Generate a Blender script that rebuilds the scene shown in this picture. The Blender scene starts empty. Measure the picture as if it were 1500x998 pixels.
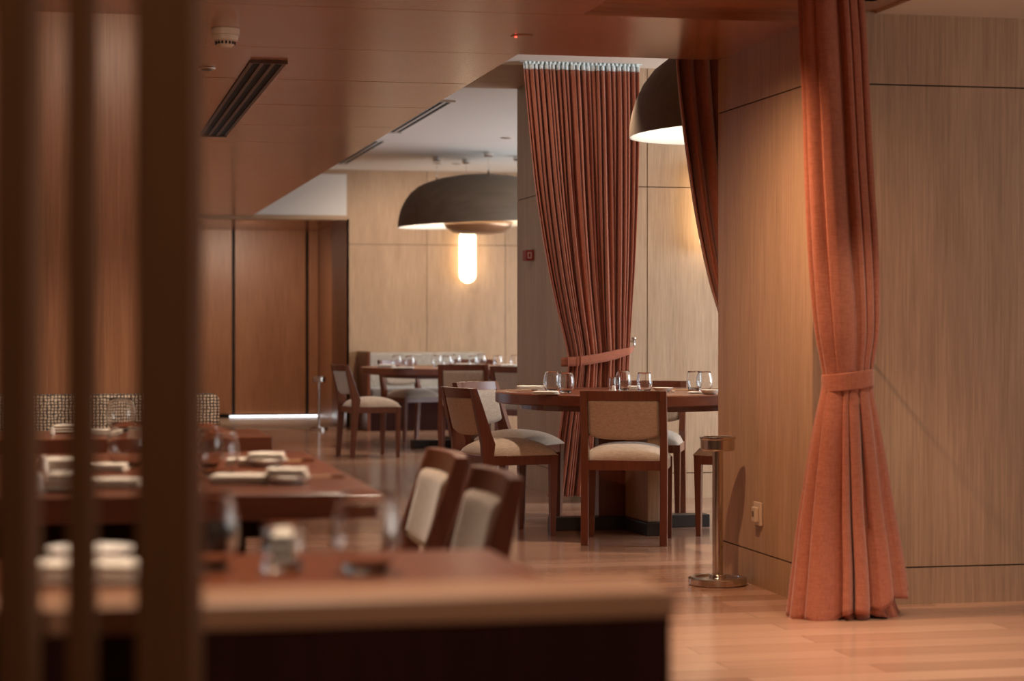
import bpy, bmesh, math, random
from mathutils import Vector, Matrix, noise

# ------------------------------------------------------------------ camera, world, lights, exposure
SC = bpy.context.scene
C = SC.collection
PI = math.pi
EYE, F, HY = 1.12, 3000.0, 480.0           # eye height (m), focal length (px of 1500), horizon row
YAW = math.atan(650.0 / F)
SY, CY = math.sin(YAW), math.cos(YAW)

cam_d = bpy.data.cameras.new('camera')
cam = bpy.data.objects.new('camera', cam_d)
C.objects.link(cam)
cam.location = (0, 0, EYE)
cam.rotation_euler = (PI / 2, 0, -YAW)
cam_d.sensor_width = 36.0
cam_d.lens = 36.0 * F / 1500.0
cam_d.shift_y = -(499.0 - HY) / 1500.0
cam_d.clip_start = 0.05
cam_d.dof.use_dof = True
cam_d.dof.focus_distance = 10.4
cam_d.dof.aperture_fstop = 2.7
cam_d.dof.aperture_blades = 0
SC.camera = cam

SC.view_settings.view_transform = 'Standard'
SC.view_settings.look = 'None'
SC.view_settings.gamma = 1.0
SC.view_settings.use_curve_mapping = False
SC.view_settings.exposure = 0.0
try:
    SC.cycles.use_denoising = True
    SC.cycles.max_bounces = 8
    SC.cycles.sample_clamp_indirect = 6.0
    SC.cycles.caustics_reflective = False
    SC.cycles.caustics_refractive = False
except Exception:
    pass

w = bpy.data.worlds.new('world')
SC.world = w
w.use_nodes = True
w.node_tree.nodes['Background'].inputs[0].default_value = (0.75, 0.86, 1.0, 1)
w.node_tree.nodes['Background'].inputs[1].default_value = 0.6

DAY = (0.86, 0.93, 1.0)
WARM = (1.0, 0.78, 0.59)


def window_light(name, loc, rot, sx, sz, energy, col=DAY):
    d = bpy.data.lights.new(name, 'AREA')
    d.shape = 'RECTANGLE'
    d.size, d.size_y = sx, sz
    d.energy = energy
    d.color = col
    o = bpy.data.objects.new(name, d)
    o.location = loc
    o.rotation_euler = rot
    C.objects.link(o)
    return o


# daylight standing outside the three windows of the right-hand wall
window_light('daylight_near', (7.25, 3.2, 1.45), (0, PI / 2, 0), 2.0, 4.4, 80, (1.0, 0.93, 0.85))
window_light('daylight_middle', (7.3, 10.6, 1.5), (0, PI / 2, -0.65), 2.0, 3.2, 230, (0.84, 0.93, 1.0))
window_light('daylight_far', (7.25, 18.4, 1.45), (0, PI / 2, 0), 2.0, 6.0, 260)


def spot(name, loc, target, energy, angle=70, blend=0.5, radius=0.04, col=WARM):
    d = bpy.data.lights.new(name, 'SPOT')
    d.energy = energy
    d.spot_size = math.radians(angle)
    d.spot_blend = blend
    d.shadow_soft_size = radius
    d.color = col
    o = bpy.data.objects.new(name, d)
    o.location = loc
    dirv = Vector(target) - Vector(loc)
    o.rotation_euler = dirv.to_track_quat('-Z', 'Y').to_euler()
    C.objects.link(o)
    return o


# cool fill added behind an unseen corridor opening, to light the pillar's left face
window_light('fill_corridor', (0.2, 15.6, 1.5), (0, -PI / 2, 0), 1.9, 4.6, 6)
# recessed downlights of the room, plus two added fills for posts and left wall
spot('downlight_column', (2.0, 7.5, 2.37), (2.75, 8.15, 0.0), 170, 118, 1.0, col=(1.0, 0.6, 0.36))
spot('downlight_curtain', (2.98, 6.72, 2.37), (2.98, 7.12, 0.0), 52, 60, 0.5)
spot('downlight_floor', (1.75, 6.2, 2.32), (2.05, 6.5, 0), 170, 68, 0.7)
spot('downlight_floor_b', (3.3, 6.1, 2.37), (3.2, 6.15, 0), 150, 74, 0.8)
spot('downlight_round_table', (2.72, 10.75, 2.80), (2.62, 10.3, 0.4), 170, 66, 0.5)
spot('downlight_round_table_b', (1.9, 10.6, 2.80), (2.15, 10.75, 0.4), 70, 60, 0.5)
spot('fill_posts', (0.55, 0.9, 2.32), (0.2, 2.3, 0.9), 62, 110, 0.8)  # added near the camera to brighten the posts and partition cap
spot('downlight_centre_curtain', (2.1, 11.8, 2.80), (3.15, 12.72, 1.2), 50, 125, 0.8, col=(1.0, 0.84, 0.7))
spot('downlight_tables_a', (0.35, 3.0, 2.32), (0.5, 2.8, 0.75), 140, 90, 0.7)
spot('downlight_tables_b', (0.95, 5.65, 2.32), (0.3, 5.3, 0.75), 150, 80, 0.7)
spot('downlight_tables_c', (0.2, 6.7, 2.32), (0.2, 7.2, 0.75), 100, 84, 0.7)
spot('fill_left_wall', (0.15, 7.1, 2.33), (0.15, 8.1, 1.5), 19, 120, 0.8)  # added fill to brighten the partition between the posts
spot('downlight_walkway_a', (1.45, 4.9, 2.32), (0.9, 5.1, 0.3), 40, 80, 0.7)
spot('downlight_walkway_b', (1.2, 12.0, 2.32), (1.3, 12.0, 0), 22, 90, 0.7)
spot('downlight_walkway_c', (1.2, 16.5, 2.32), (1.3, 16.5, 0), 22, 90, 0.7)
spot('downlight_far_chair', (2.4, 17.0, 2.86), (2.7, 17.6, 0), 75, 60, 0.6)
spot('downlight_far_table', (3.4, 18.3, 2.86), (3.5, 18.6, 0), 110, 80, 0.6)
spot('downlight_lobby', (2.0, 23.3, 2.28), (2.2, 25.5, 0.6), 110, 110, 0.9)
spot('downlight_far_wall', (3.5, 21.0, 2.86), (3.7, 22.7, 0.9), 95, 110, 0.8)


# ------------------------------------------------------------------ helpers
def ray(px, py):
    u, v = (px - 750.0) / F, (HY - py) / F
    return Vector((SY + u * CY, CY - u * SY, v))


def at(px, py, z):
    r = ray(px, py)
    t = (z - EYE) / r.z
    return Vector((r.x * t, r.y * t, z))


def atY(px, py, Y):
    r = ray(px, py)
    t = Y / r.y
    return Vector((r.x * t, Y, EYE + r.z * t))


def atd(px, d, z=0):
    u = (px - 750.0) / F
    return Vector((d * (SY + u * CY), d * (CY - u * SY), z))


class MB:
    def __init__(self):
        self.v, self.f = [], []

    def add(self, vs, fs):
        b = len(self.v)
        self.v += [tuple(p) for p in vs]
        self.f += [tuple(b + i for i in f) for f in fs]
        return self

    def box(self, x0, x1, y0, y1, z0, z1, M=None):
        vs = [Vector(p) for p in ((x0, y0, z0), (x1, y0, z0), (x1, y1, z0), (x0, y1, z0),
                                  (x0, y0, z1), (x1, y0, z1), (x1, y1, z1), (x0, y1, z1))]
        if M is not None:
            vs = [M @ p for p in vs]
        return self.add(vs, [(0, 3, 2, 1), (4, 5, 6, 7), (0, 1, 5, 4), (1, 2, 6, 5), (2, 3, 7, 6), (3, 0, 4, 7)])

    def frustum(self, c0, s0, z0, c1, s1, z1):
        vs = []
        for (c, s, z) in ((c0, s0, z0), (c1, s1, z1)):
            for a, b in ((-1, -1), (1, -1), (1, 1), (-1, 1)):
                vs.append((c[0] + a * s, c[1] + b * s, z))
        return self.add(vs, [(0, 3, 2, 1), (4, 5, 6, 7), (0, 1, 5, 4), (1, 2, 6, 5), (2, 3, 7, 6), (3, 0, 4, 7)])

    def prism(self, poly, a0, a1, axis='y'):
        n = len(poly)

        def mk(p, a):
            if axis == 'y':
                return (p[0], a, p[1])
            if axis == 'z':
                return (p[0], p[1], a)
            return (a, p[0], p[1])
        vs = [mk(p, a0) for p in poly] + [mk(p, a1) for p in poly]
        fs = [tuple(range(n)), tuple(range(2 * n - 1, n - 1, -1))]
        for i in range(n):
            j = (i + 1) % n
            fs.append((i, n + i, n + j, j))
        return self.add(vs, fs)

    def lathe(self, prof, n=40, c=(0, 0, 0)):
        vs, fs, rings = [], [], []
        for r, z in prof:
            if r < 1e-6:
                rings.append([len(vs)])
                vs.append((c[0], c[1], c[2] + z))
            else:
                rings.append(list(range(len(vs), len(vs) + n)))
                for i in range(n):
                    a = 2 * PI * i / n
                    vs.append((c[0] + r * math.cos(a), c[1] + r * math.sin(a), c[2] + z))
        for A, B in zip(rings[:-1], rings[1:]):
            for i in range(n):
                j = (i + 1) % n
                if len(A) == 1 and len(B) == 1:
                    continue
                if len(A) == 1:
                    fs.append((A[0], B[j], B[i]))
                elif len(B) == 1:
                    fs.append((A[i], A[j], B[0]))
                else:
                    fs.append((A[i], A[j], B[j], B[i]))
        return self.add(vs, fs)

    def tube(self, pts, r, n=10):
        pts = [Vector(p) for p in pts]
        vs, fs = [], []
        for k, p in enumerate(pts):
            t = (pts[min(k + 1, len(pts) - 1)] - pts[max(k - 1, 0)]).normalized()
            up = Vector((0, 0, 1)) if abs(t.z) < 0.9 else Vector((1, 0, 0))
            a = t.cross(up).normalized()
            b = t.cross(a).normalized()
            rr = r[k] if isinstance(r, (list, tuple)) else r
            for i in range(n):
                th = 2 * PI * i / n
                vs.append(p + a * rr * math.cos(th) + b * rr * math.sin(th))
        m = len(pts)
        for k in range(m - 1):
            for i in range(n):
                j = (i + 1) % n
                fs.append((k * n + i, k * n + j, (k + 1) * n + j, (k + 1) * n + i))
        fs.append(tuple(range(n - 1, -1, -1)))
        fs.append(tuple(range((m - 1) * n, m * n)))
        return self.add(vs, fs)

    def grid(self, rows, close_u=False):
        nr, nc = len(rows), len(rows[0])
        vs = [p for row in rows for p in row]
        fs = []
        for i in range(nr - 1):
            for j in range(nc if close_u else nc - 1):
                k = (j + 1) % nc
                fs.append((i * nc + j, i * nc + k, (i + 1) * nc + k, (i + 1) * nc + j))
        return self.add(vs, fs)

    def build(self, name, mat, parent=None, smooth=False, bevel=0.0, solid=0.0, seg=2, angle=None):
        me = bpy.data.meshes.new(name)
        me.from_pydata(self.v, [], self.f)
        bm = bmesh.new()
        bm.from_mesh(me)
        bmesh.ops.recalc_face_normals(bm, faces=bm.faces)
        bm.to_mesh(me)
        bm.free()
        if smooth:
            me.polygons.foreach_set('use_smooth', [True] * len(me.polygons))
        me.materials.append(mat)
        o = bpy.data.objects.new(name, me)
        C.objects.link(o)
        if parent is not None:
            o.parent = parent
        if solid:
            m = o.modifiers.new('solid', 'SOLIDIFY')
            m.thickness = solid
            m.offset = 0
        if bevel:
            m = o.modifiers.new('bevel', 'BEVEL')
            m.width = bevel
            m.segments = seg
            m.limit_method = 'ANGLE'
            m.angle_limit = math.radians(40)
        return o


def thing(name, label, cat, loc=(0, 0, 0), rz=0.0, group=None, rot=None):
    o = bpy.data.objects.new(name, None)
    o.empty_display_size = 0.1
    C.objects.link(o)
    o.location = loc
    o.rotation_euler = rot if rot else (0, 0, rz)
    o['label'] = label
    o['category'] = cat
    if group:
        o['group'] = group
    return o


def tag(o, label, cat, group=None):
    o['label'] = label
    o['category'] = cat
    if group:
        o['group'] = group
    return o


def struct(o):
    o['kind'] = 'structure'
    return o


def dup(root, loc, rz, label, group=None):
    r = root.copy()
    C.objects.link(r)
    r.location = loc
    r.rotation_euler = (0, 0, rz)
    r['label'] = label
    if group:
        r['group'] = group
    for ch in list(root.children):
        c = ch.copy()
        C.objects.link(c)
        c.parent = r
        for g in list(ch.children):
            d = g.copy()
            C.objects.link(d)
            d.parent = c
    return r


def interp(keys, t):
    """smooth interpolation in a list of (t, v1, v2, ...)"""
    if t >= keys[0][0] if keys[0][0] > keys[-1][0] else t <= keys[0][0]:
        return keys[0][1:]
    n = len(keys)
    for i in range(n - 1):
        a, b = keys[i], keys[i + 1]
        lo, hi = min(a[0], b[0]), max(a[0], b[0])
        if lo <= t <= hi:
            f = (t - a[0]) / (b[0] - a[0])
            p, q = keys[max(i - 1, 0)], keys[min(i + 2, n - 1)]
            out = []
            for k in range(1, len(a)):
                m0 = (b[k] - p[k]) / (b[0] - p[0]) * (b[0] - a[0])
                m1 = (q[k] - a[k]) / (q[0] - a[0]) * (b[0] - a[0])
                f2, f3 = f * f, f * f * f
                out.append((2 * f3 - 3 * f2 + 1) * a[k] + (f3 - 2 * f2 + f) * m0 + (-2 * f3 + 3 * f2) * b[k] + (f3 - f2) * m1)
            return tuple(out)
    return keys[-1][1:]


# ------------------------------------------------------------------ materials
def new_mat(name):
    m = bpy.data.materials.new(name)
    m.use_nodes = True
    nt = m.node_tree
    return m, nt, nt.nodes['Principled BSDF']


def rgba(c):
    return (c[0], c[1], c[2], 1)


def plain(name, col, rough=0.5, metal=0.0, spec=None):
    m, nt, p = new_mat(name)
    p.inputs['Base Color'].default_value = rgba(col)
    p.inputs['Roughness'].default_value = rough
    p.inputs['Metallic'].default_value = metal
    if spec is not None:
        p.inputs['Specular IOR Level'].default_value = spec
    return m


def ramp(nt, stops):
    r = nt.nodes.new('ShaderNodeValToRGB')
    e = r.color_ramp.elements
    e[0].position, e[0].color = stops[0][0], rgba(stops[0][1])
    e[1].position, e[1].color = stops[-1][0], rgba(stops[-1][1])
    for pos, col in stops[1:-1]:
        x = e.new(pos)
        x.color = rgba(col)
    return r


def wood(name, dark, light, grain='z', rough=0.4, fine=60.0, coat=0.0, bump=0.02, cathedral=0.6):
    m, nt, p = new_mat(name)
    N, L = nt.nodes, nt.links
    tc = N.new('ShaderNodeTexCoord')
    mp = N.new('ShaderNodeMapping')
    k = {'x': (0.03, 1, 1), 'y': (1, 0.03, 1), 'z': (1, 1, 0.03)}[grain]
    mp.inputs['Scale'].default_value = tuple(fine * a for a in k)
    L.new(tc.outputs['Object'], mp.inputs['Vector'])
    n1 = N.new('ShaderNodeTexNoise')
    n1.inputs['Scale'].default_value = 1.0
    n1.inputs['Detail'].default_value = 5.0
    n1.inputs['Roughness'].default_value = 0.65
    L.new(mp.outputs['Vector'], n1.inputs['Vector'])
    mp2 = N.new('ShaderNodeMapping')
    k2 = {'x': (0.12, 1, 1), 'y': (1, 0.12, 1), 'z': (1, 1, 0.12)}[grain]
    mp2.inputs['Scale'].default_value = tuple(4.5 * a for a in k2)
    L.new(tc.outputs['Object'], mp2.inputs['Vector'])
    n2 = N.new('ShaderNodeTexNoise')
    n2.inputs['Scale'].default_value = 1.0
    n2.inputs['Detail'].default_value = 3.0
    n2.inputs['Distortion'].default_value = 0.8
    L.new(mp2.outputs['Vector'], n2.inputs['Vector'])
    mx = N.new('ShaderNodeMix')
    mx.data_type = 'FLOAT'
    mx.inputs['Factor'].default_value = cathedral * 0.6
    L.new(n1.outputs['Fac'], mx.inputs[2])
    L.new(n2.outputs['Fac'], mx.inputs[3])
    mid = tuple((a + b) / 2 for a, b in zip(dark, light))
    r = ramp(nt, [(0.34, dark), (0.5, mid), (0.66, light)])
    L.new(mx.outputs[0], r.inputs['Fac'])
    L.new(r.outputs['Color'], p.inputs['Base Color'])
    p.inputs['Roughness'].default_value = rough
    if rough > 0.7:
        p.inputs['Specular IOR Level'].default_value = 0.1
    if coat:
        p.inputs['Coat Weight'].default_value = coat
        p.inputs['Coat Roughness'].default_value = 0.25
    if bump:
        b = N.new('ShaderNodeBump')
        b.inputs['Strength'].default_value = bump
        b.inputs['Distance'].default_value = 0.01
        L.new(n1.outputs['Fac'], b.inputs['Height'])
        L.new(b.outputs['Normal'], p.inputs['Normal'])
    return m


def weave(name, a, b, scale=400.0, rough=0.9, sheen=0.3, bump=0.15):
    m, nt, p = new_mat(name)
    N, L = nt.nodes, nt.links
    tc = N.new('ShaderNodeTexCoord')
    outs = []
    for k in ((1, 1, 0.1), (0.1, 0.1, 1)):
        mp = N.new('ShaderNodeMapping')
        mp.inputs['Scale'].default_value = tuple(scale * q for q in k)
        L.new(tc.outputs['Object'], mp.inputs['Vector'])
        n = N.new('ShaderNodeTexNoise')
        n.inputs['Scale'].default_value = 1.0
        n.inputs['Detail'].default_value = 2.0
        L.new(mp.outputs['Vector'], n.inputs['Vector'])
        outs.append(n.outputs['Fac'])
    ad = N.new('ShaderNodeMath')
    ad.operation = 'ADD'
    L.new(outs[0], ad.inputs[0])
    L.new(outs[1], ad.inputs[1])
    hf = N.new('ShaderNodeMath')
    hf.operation = 'MULTIPLY'
    hf.inputs[1].default_value = 0.5
    L.new(ad.outputs[0], hf.inputs[0])
    r = ramp(nt, [(0.36, a), (0.64, b)])
    L.new(hf.outputs[0], r.inputs['Fac'])
    L.new(r.outputs['Color'], p.inputs['Base Color'])
    p.inputs['Roughness'].default_value = rough
    p.inputs['Sheen Weight'].default_value = sheen
    p.inputs['Specular IOR Level'].default_value = 0.2
    bp = N.new('ShaderNodeBump')
    bp.inputs['Strength'].default_value = bump
    bp.inputs['Distance'].default_value = 0.002
    L.new(hf.outputs[0], bp.inputs['Height'])
    L.new(bp.outputs['Normal'], p.inputs['Normal'])
    return m


def tweed(name, cream, dark):
    m, nt, p = new_mat(name)
    N, L = nt.nodes, nt.links
    tc = N.new('ShaderNodeTexCoord')
    outs = []
    for axis, sc in (('X', 24.0), ('Z', 27.0)):
        wv = N.new('ShaderNodeTexWave')
        wv.wave_type = 'BANDS'
        wv.bands_direction = axis
        wv.inputs['Scale'].default_value = sc
        wv.inputs['Distortion'].default_value = 3.0
        wv.inputs['Detail'].default_value = 2.0
        wv.inputs['Detail Scale'].default_value = 2.2
        L.new(tc.outputs['Object'], wv.inputs['Vector'])
        r = ramp(nt, [(0.18, (0, 0, 0)), (0.5, (1, 1, 1))])
        L.new(wv.outputs['Fac'], r.inputs['Fac'])
        outs.append(r.outputs['Color'])
    mu = N.new('ShaderNodeMath')
    mu.operation = 'MULTIPLY'
    L.new(outs[0], mu.inputs[0])
    L.new(outs[1], mu.inputs[1])
    r = ramp(nt, [(0.0, dark), (0.75, cream)])
    L.new(mu.outputs[0], r.inputs['Fac'])
    L.new(r.outputs['Color'], p.inputs['Base Color'])
    p.inputs['Roughness'].default_value = 0.95
    return m


def emit(name, col, strength):
    m, nt, p = new_mat(name)
    p.inputs['Base Color'].default_value = rgba(col)
    p.inputs['Emission Color'].default_value = rgba(col)
    p.inputs['Emission Strength'].default_value = strength
    return m


def glass(name, tint=(1, 1, 1)):
    m, nt, p = new_mat(name)
    p.inputs['Base Color'].default_value = rgba(tint)
    p.inputs['Transmission Weight'].default_value = 1.0
    p.inputs['Roughness'].default_value = 0.0
    p.inputs['IOR'].default_value = 1.46
    return m


def floor_mat():
    m, nt, p = new_mat('floor_planks')
    N, L = nt.nodes, nt.links
    tc = N.new('ShaderNodeTexCoord')
    br = N.new('ShaderNodeTexBrick')
    br.offset = 0.37
    br.inputs['Scale'].default_value = 1.0
    br.inputs['Brick Width'].default_value = 1.3
    br.inputs['Row Height'].default_value = 0.16
    br.inputs['Mortar Size'].default_value = 0.0012
    br.inputs['Mortar Smooth'].default_value = 0.3
    br.inputs['Bias'].default_value = 0.0
    br.inputs['Color1'].default_value = (0.0, 0.0, 0.0, 1)
    br.inputs['Color2'].default_value = (1, 1, 1, 1)
    br.inputs['Mortar'].default_value = (0.5, 0.5, 0.5, 1)
    L.new(tc.outputs['Object'], br.inputs['Vector'])
    mp = N.new('ShaderNodeMapping')
    mp.inputs['Scale'].default_value = (1.6, 45, 1)
    L.new(tc.outputs['Object'], mp.inputs['Vector'])
    n = N.new('ShaderNodeTexNoise')
    n.inputs['Scale'].default_value = 1.0
    n.inputs['Detail'].default_value = 5.0
    L.new(mp.outputs['Vector'], n.inputs['Vector'])
    mx = N.new('ShaderNodeMix')
    mx.data_type = 'FLOAT'
    mx.inputs['Factor'].default_value = 0.45
    L.new(br.outputs['Color'], mx.inputs[2])
    L.new(n.outputs['Fac'], mx.inputs[3])
    r = ramp(nt, [(0.1, (0.29, 0.155, 0.10)), (0.5, (0.42, 0.24, 0.16)), (0.9, (0.55, 0.34, 0.235))])
    L.new(mx.outputs[0], r.inputs['Fac'])
    dk = N.new('ShaderNodeMix')
    dk.data_type = 'RGBA'
    L.new(br.outputs['Fac'], dk.inputs['Factor'])
    L.new(r.outputs['Color'], dk.inputs[6])
    dk.inputs[7].default_value = (0.09, 0.04, 0.02, 1)
    L.new(dk.outputs[2], p.inputs['Base Color'])
    p.inputs['Roughness'].default_value = 0.17
    p.inputs['Specular IOR Level'].default_value = 0.5
    b = N.new('ShaderNodeBump')
    b.inputs['Strength'].default_value = 0.06
    b.inputs['Distance'].default_value = 0.004
    L.new(n.outputs['Fac'], b.inputs['Height'])
    L.new(b.outputs['Normal'], p.inputs['Normal'])
    return m


OAK = wood('oak_panel', (0.32, 0.195, 0.108), (0.52, 0.345, 0.21), 'z', 0.5, 130, cathedral=0.5)
OAKL = wood('oak_edge', (0.36, 0.225, 0.125), (0.50, 0.335, 0.20), 'x', 0.5, 90)
SOFFIT = wood('soffit_veneer', (0.28, 0.115, 0.057), (0.48, 0.215, 0.115), 'x', 0.2, 55, coat=0.3, bump=0.0, cathedral=0.4)
DOORW = wood('door_veneer', (0.24, 0.10, 0.046), (0.40, 0.18, 0.088), 'z', 0.4, 80, cathedral=0.4)
REDW = wood('stained_wood', (0.105, 0.026, 0.010), (0.17, 0.046, 0.019), 'z', 0.3, 60, coat=0.3, bump=0.0)
REDX = wood('stained_wood_level', (0.12, 0.032, 0.013), (0.20, 0.058, 0.025), 'x', 0.28, 50, coat=0.12, bump=0.0)
DARKW = wood('dark_timber', (0.085, 0.035, 0.013), (0.12, 0.052, 0.02), 'z', 0.75, 60)
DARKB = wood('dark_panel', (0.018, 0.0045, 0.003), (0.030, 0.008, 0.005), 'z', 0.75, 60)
BASEW = plain('dark_plinth', (0.03, 0.024, 0.022), 0.4)
LINEN = weave('linen', (0.37, 0.27, 0.20), (0.53, 0.425, 0.335), 350)
TERRA = weave('terracotta_curtain', (0.315, 0.096, 0.053), (0.43, 0.145, 0.082), 300, bump=0.2)
TWEED = tweed('woven_tweed', (0.62, 0.50, 0.38), (0.055, 0.045, 0.042))
TWEEDL = tweed('pale_tweed', (0.75, 0.68, 0.56), (0.16, 0.13, 0.11))
GREYUP = weave('grey_upholstery', (0.12, 0.10, 0.085), (0.18, 0.155, 0.13), 200)
PLASTER = plain('white_plaster', (0.74, 0.70, 0.64), 0.9)
BLACK = plain('black_gap', (0.006, 0.005, 0.005), 0.8)
SEAM = plain('panel_gap', (0.05, 0.025, 0.012), 0.9)
STEEL = plain('brushed_steel', (0.62, 0.57, 0.52), 0.16, 1.0)
CHROME = plain('chrome', (0.7, 0.66, 0.62), 0.15, 1.0)
BRONZE = wood('dark_bronze', (0.115, 0.078, 0.049), (0.17, 0.118, 0.077), 'x', 0.6, 14, bump=0.0)
COPPER = plain('copper_bowl', (0.36, 0.22, 0.13), 0.35, 0.7)
SHADEIN = plain('lamp_white', (0.85, 0.80, 0.70), 0.8)
GLOW = emit('lamp_glow', (1.0, 0.80, 0.52), 5.0)
GLOWUP = emit('bowl_glow', (1.0, 0.88, 0.72), 5.0)
SLIT = emit('strip_glow', (0.95, 0.97, 1.0), 3.0)
LED = emit('red_led', (1.0, 0.06, 0.04), 6.0)
GLASS = glass('clear_glass')
NAPKIN = weave('napkin_cotton', (0.76, 0.68, 0.58), (0.86, 0.79, 0.69), 500, bump=0.05)
CHINA = plain('white_china', (0.80, 0.76, 0.70), 0.2)
CREAM = plain('cream_plastic', (0.60, 0.48, 0.36), 0.4)
REDP = plain('red_plastic', (0.30, 0.03, 0.02), 0.4)
TAPE = plain('heading_tape_white', (0.80, 0.86, 0.86), 0.6)
TRACKM = plain('track_white', (0.75, 0.86, 0.86), 0.4)
CHOP = wood('bamboo', (0.45, 0.26, 0.13), (0.6, 0.38, 0.2), 'x', 0.4, 80)
TILE = plain('pale_stone', (0.50, 0.40, 0.30), 0.25)
GRILLE = plain('vent_bronze', (0.10, 0.055, 0.035), 0.5)
CAPW = wood('cap_timber', (0.26, 0.135, 0.08), (0.38, 0.21, 0.125), 'x', 0.35, 60, bump=0.0)
FLOORM = floor_mat()

# ------------------------------------------------------------------ room shell
H_SOF, H_STEP, H_CEIL = 2.346, 2.395, 2.88
struct(MB().box(-3, 8, -3, 28, -0.1, 0).build('floor', FLOORM))
struct(MB().box(0.45, 3.9, 22.55, 25.5, 0, 0.004).build('floor_lobby', TILE))


def panels(name, mat, rects, make, back):
    """wall made of panels with thin gaps: rects in its own plane, make(a0,a1,b0,b1,m) adds one panel"""
    m = MB()
    for r in rects:
        make(m, *r)
    o = struct(m.build(name, mat))
    b = back(MB()).build('panel_backing', SEAM, o)
    return o


G = 0.003
Z1, Z2 = 0.15, 2.10
# column on the right: left face X = 2.91, front face Y = 7.75
CX, CY0, CY1, CX1 = 2.91, 7.75, 8.97, 4.7
m = MB()
for z0, z1 in ((0, Z1 - G), (Z1 + G, Z2 - G), (Z2 + G, 2.9)):
    m.box(CX, CX1, CY0, CY1, z0, z1)
o = struct(m.build('wall_right', OAK))
MB().box(CX + 0.006, CX1 - 0.006, CY0 + 0.006, CY1 - 0.006, 0.01, 2.88).build('panel_backing', SEAM, o)
# portal wall: front face Y = 12.9, left face X = 3.18
m = MB()
Z1p, Z2p = 0.165, 2.04
for z0, z1 in ((0, Z1p - G), (Z1p + G, Z2p - G), (Z2p + G, H_CEIL)):
    for x0, x1, y0, y1 in ((3.18, 3.70 - G, 12.9, 13.6), (3.70 + G, 4.9 - G, 12.9, 13.6), (4.9 + G, 6.95, 12.9, 13.6)):
        m.box(x0, x1, y0, y1, z0, z1)
    m.box(3.18, 3.28, 13.6 + 0.006, 14.5, z0, z1)
    m.box(3.286, 6.95, 13.606, 14.5, z0, z1)
o = struct(m.build('wall_center', OAK))
MB().box(3.186, 6.94, 12.906, 14.49, 0.01, H_CEIL).build('panel_backing', SEAM, o)
# far wall Y = 22.7
m = MB()
xs = [3.03, 3.94, 4.84, 5.74, 6.95]
for a, b in zip(xs[:-1], xs[1:]):
    for z0, z1 in ((0, 2.05 - G), (2.05 + G, H_CEIL)):
        m.box(a + G, b - G, 22.7, 22.82, z0, z1)
o = struct(m.build('wall_back', OAK))
MB().box(3.06, 6.94, 22.706, 23.0, 0.01, H_CEIL).build('panel_backing', SEAM, o)
# jamb of the lobby opening, plaster above it, thin oak lintel
struct(MB().box(3.03, 3.06, 22.7, 24.0, 0, 2.33).build('trim_1', REDW))
struct(MB().box(0.4, 3.033, 22.7, 22.8, 2.366, 2.83).build('wall_upper', PLASTER))
struct(MB().box(0.4, 3.033, 22.685, 22.83, 2.83, H_CEIL).build('trim_2', OAKL))
struct(MB().box(0.4, 3.033, 22.685, 22.83, 2.32, 2.366).build('trim_3', OAKL))
struct(MB().box(0.4, 4.0, 22.83, 25.6, 2.325, 2.4).build('ceiling_lobby', SOFFIT))
struct(MB().box(3.06, 4.0, 24.0, 25.6, 0, 2.33).build('wall_lobby', DOORW))
# lobby panels: two dark reveals between three veneered leaves
dz = 0.05
xg = [atY(342, 0, 25.5).x, atY(450, 0, 25.5).x]
d = struct(MB().box(0.46, xg[0] - 0.02, 25.5, 25.56, dz, 2.33).build('door_1', DOORW))
struct(MB().box(xg[0] + 0.02, xg[1] - 0.02, 25.5, 25.56, dz, 2.33).build('door_2', DOORW))
struct(MB().box(xg[1] + 0.02, 3.05, 25.5, 25.56, dz, 2.33).build('door_3', DOORW))
struct(MB().box(0.46, 3.9, 25.57, 25.62, 0.0, 2.33).build('wall_behind_doors', BLACK))
# left: oak partition behind the near seating, corridor wall, outer shell
struct(MB().box(-3, 0.45, 8.15, 8.27, 0, H_SOF).build('wall_left', DOORW))
m = MB()
m.box(0.33, 0.45, 8.27, 13.3, 0, H_SOF)
m.box(0.33, 0.45, 17.9, 25.6, 0, H_SOF)
m.box(0.33, 0.45, 13.3, 17.9, 0, 0.5)
struct(m.build('wall_corridor', DOORW))
m = MB()
for k in range(4):
    yy = 13.3 + 4.6 * k / 3
    m.box(0.36, 0.42, yy - 0.03, yy + 0.03, 0.5, H_SOF)
m.box(0.36, 0.42, 13.3, 17.9, 0.5, 0.55)
struct(m.build('window_4', DARKW))  # unseen window, added to let the corridor fill in
struct(MB().box(-3.1, -3, -3, 8.27, 0, 2.9).build('wall_far_left', OAK))
struct(MB().box(-3, 7, -3.1, -3, 0, 2.9).build('wall_front', OAK))
# right outer wall with three windows
m = MB()
for y0, y1 in ((-3, 1.0), (5.4, 9.35), (12.55, 15.4), (21.4, 26)):
    m.box(7, 7.12, y0, y1, 0, 2.9)
for y0, y1 in ((1.0, 5.4), (9.35, 12.55), (15.4, 21.4)):
    m.box(7, 7.12, y0, y1, 0, 0.45)
    m.box(7, 7.12, y0, y1, 2.45, 2.9)
struct(m.build('wall_outer', PLASTER))
for i, (y0, y1) in enumerate(((1.0, 5.4), (9.35, 12.55), (15.4, 21.4))):
    m = MB()
    n = max(2, round((y1 - y0) / 1.5))
    for k in range(n + 1):
        yy = y0 + (y1 - y0) * k / n
        m.box(7.02, 7.08, yy - 0.03, yy + 0.03, 0.45, 2.45)
    m.box(7.02, 7.08, y0, y1, 0.45, 0.5)
    m.box(7.02, 7.08, y0, y1, 2.4, 2.45)
    struct(m.build('window_%d' % (i + 1), DARKW))

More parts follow.
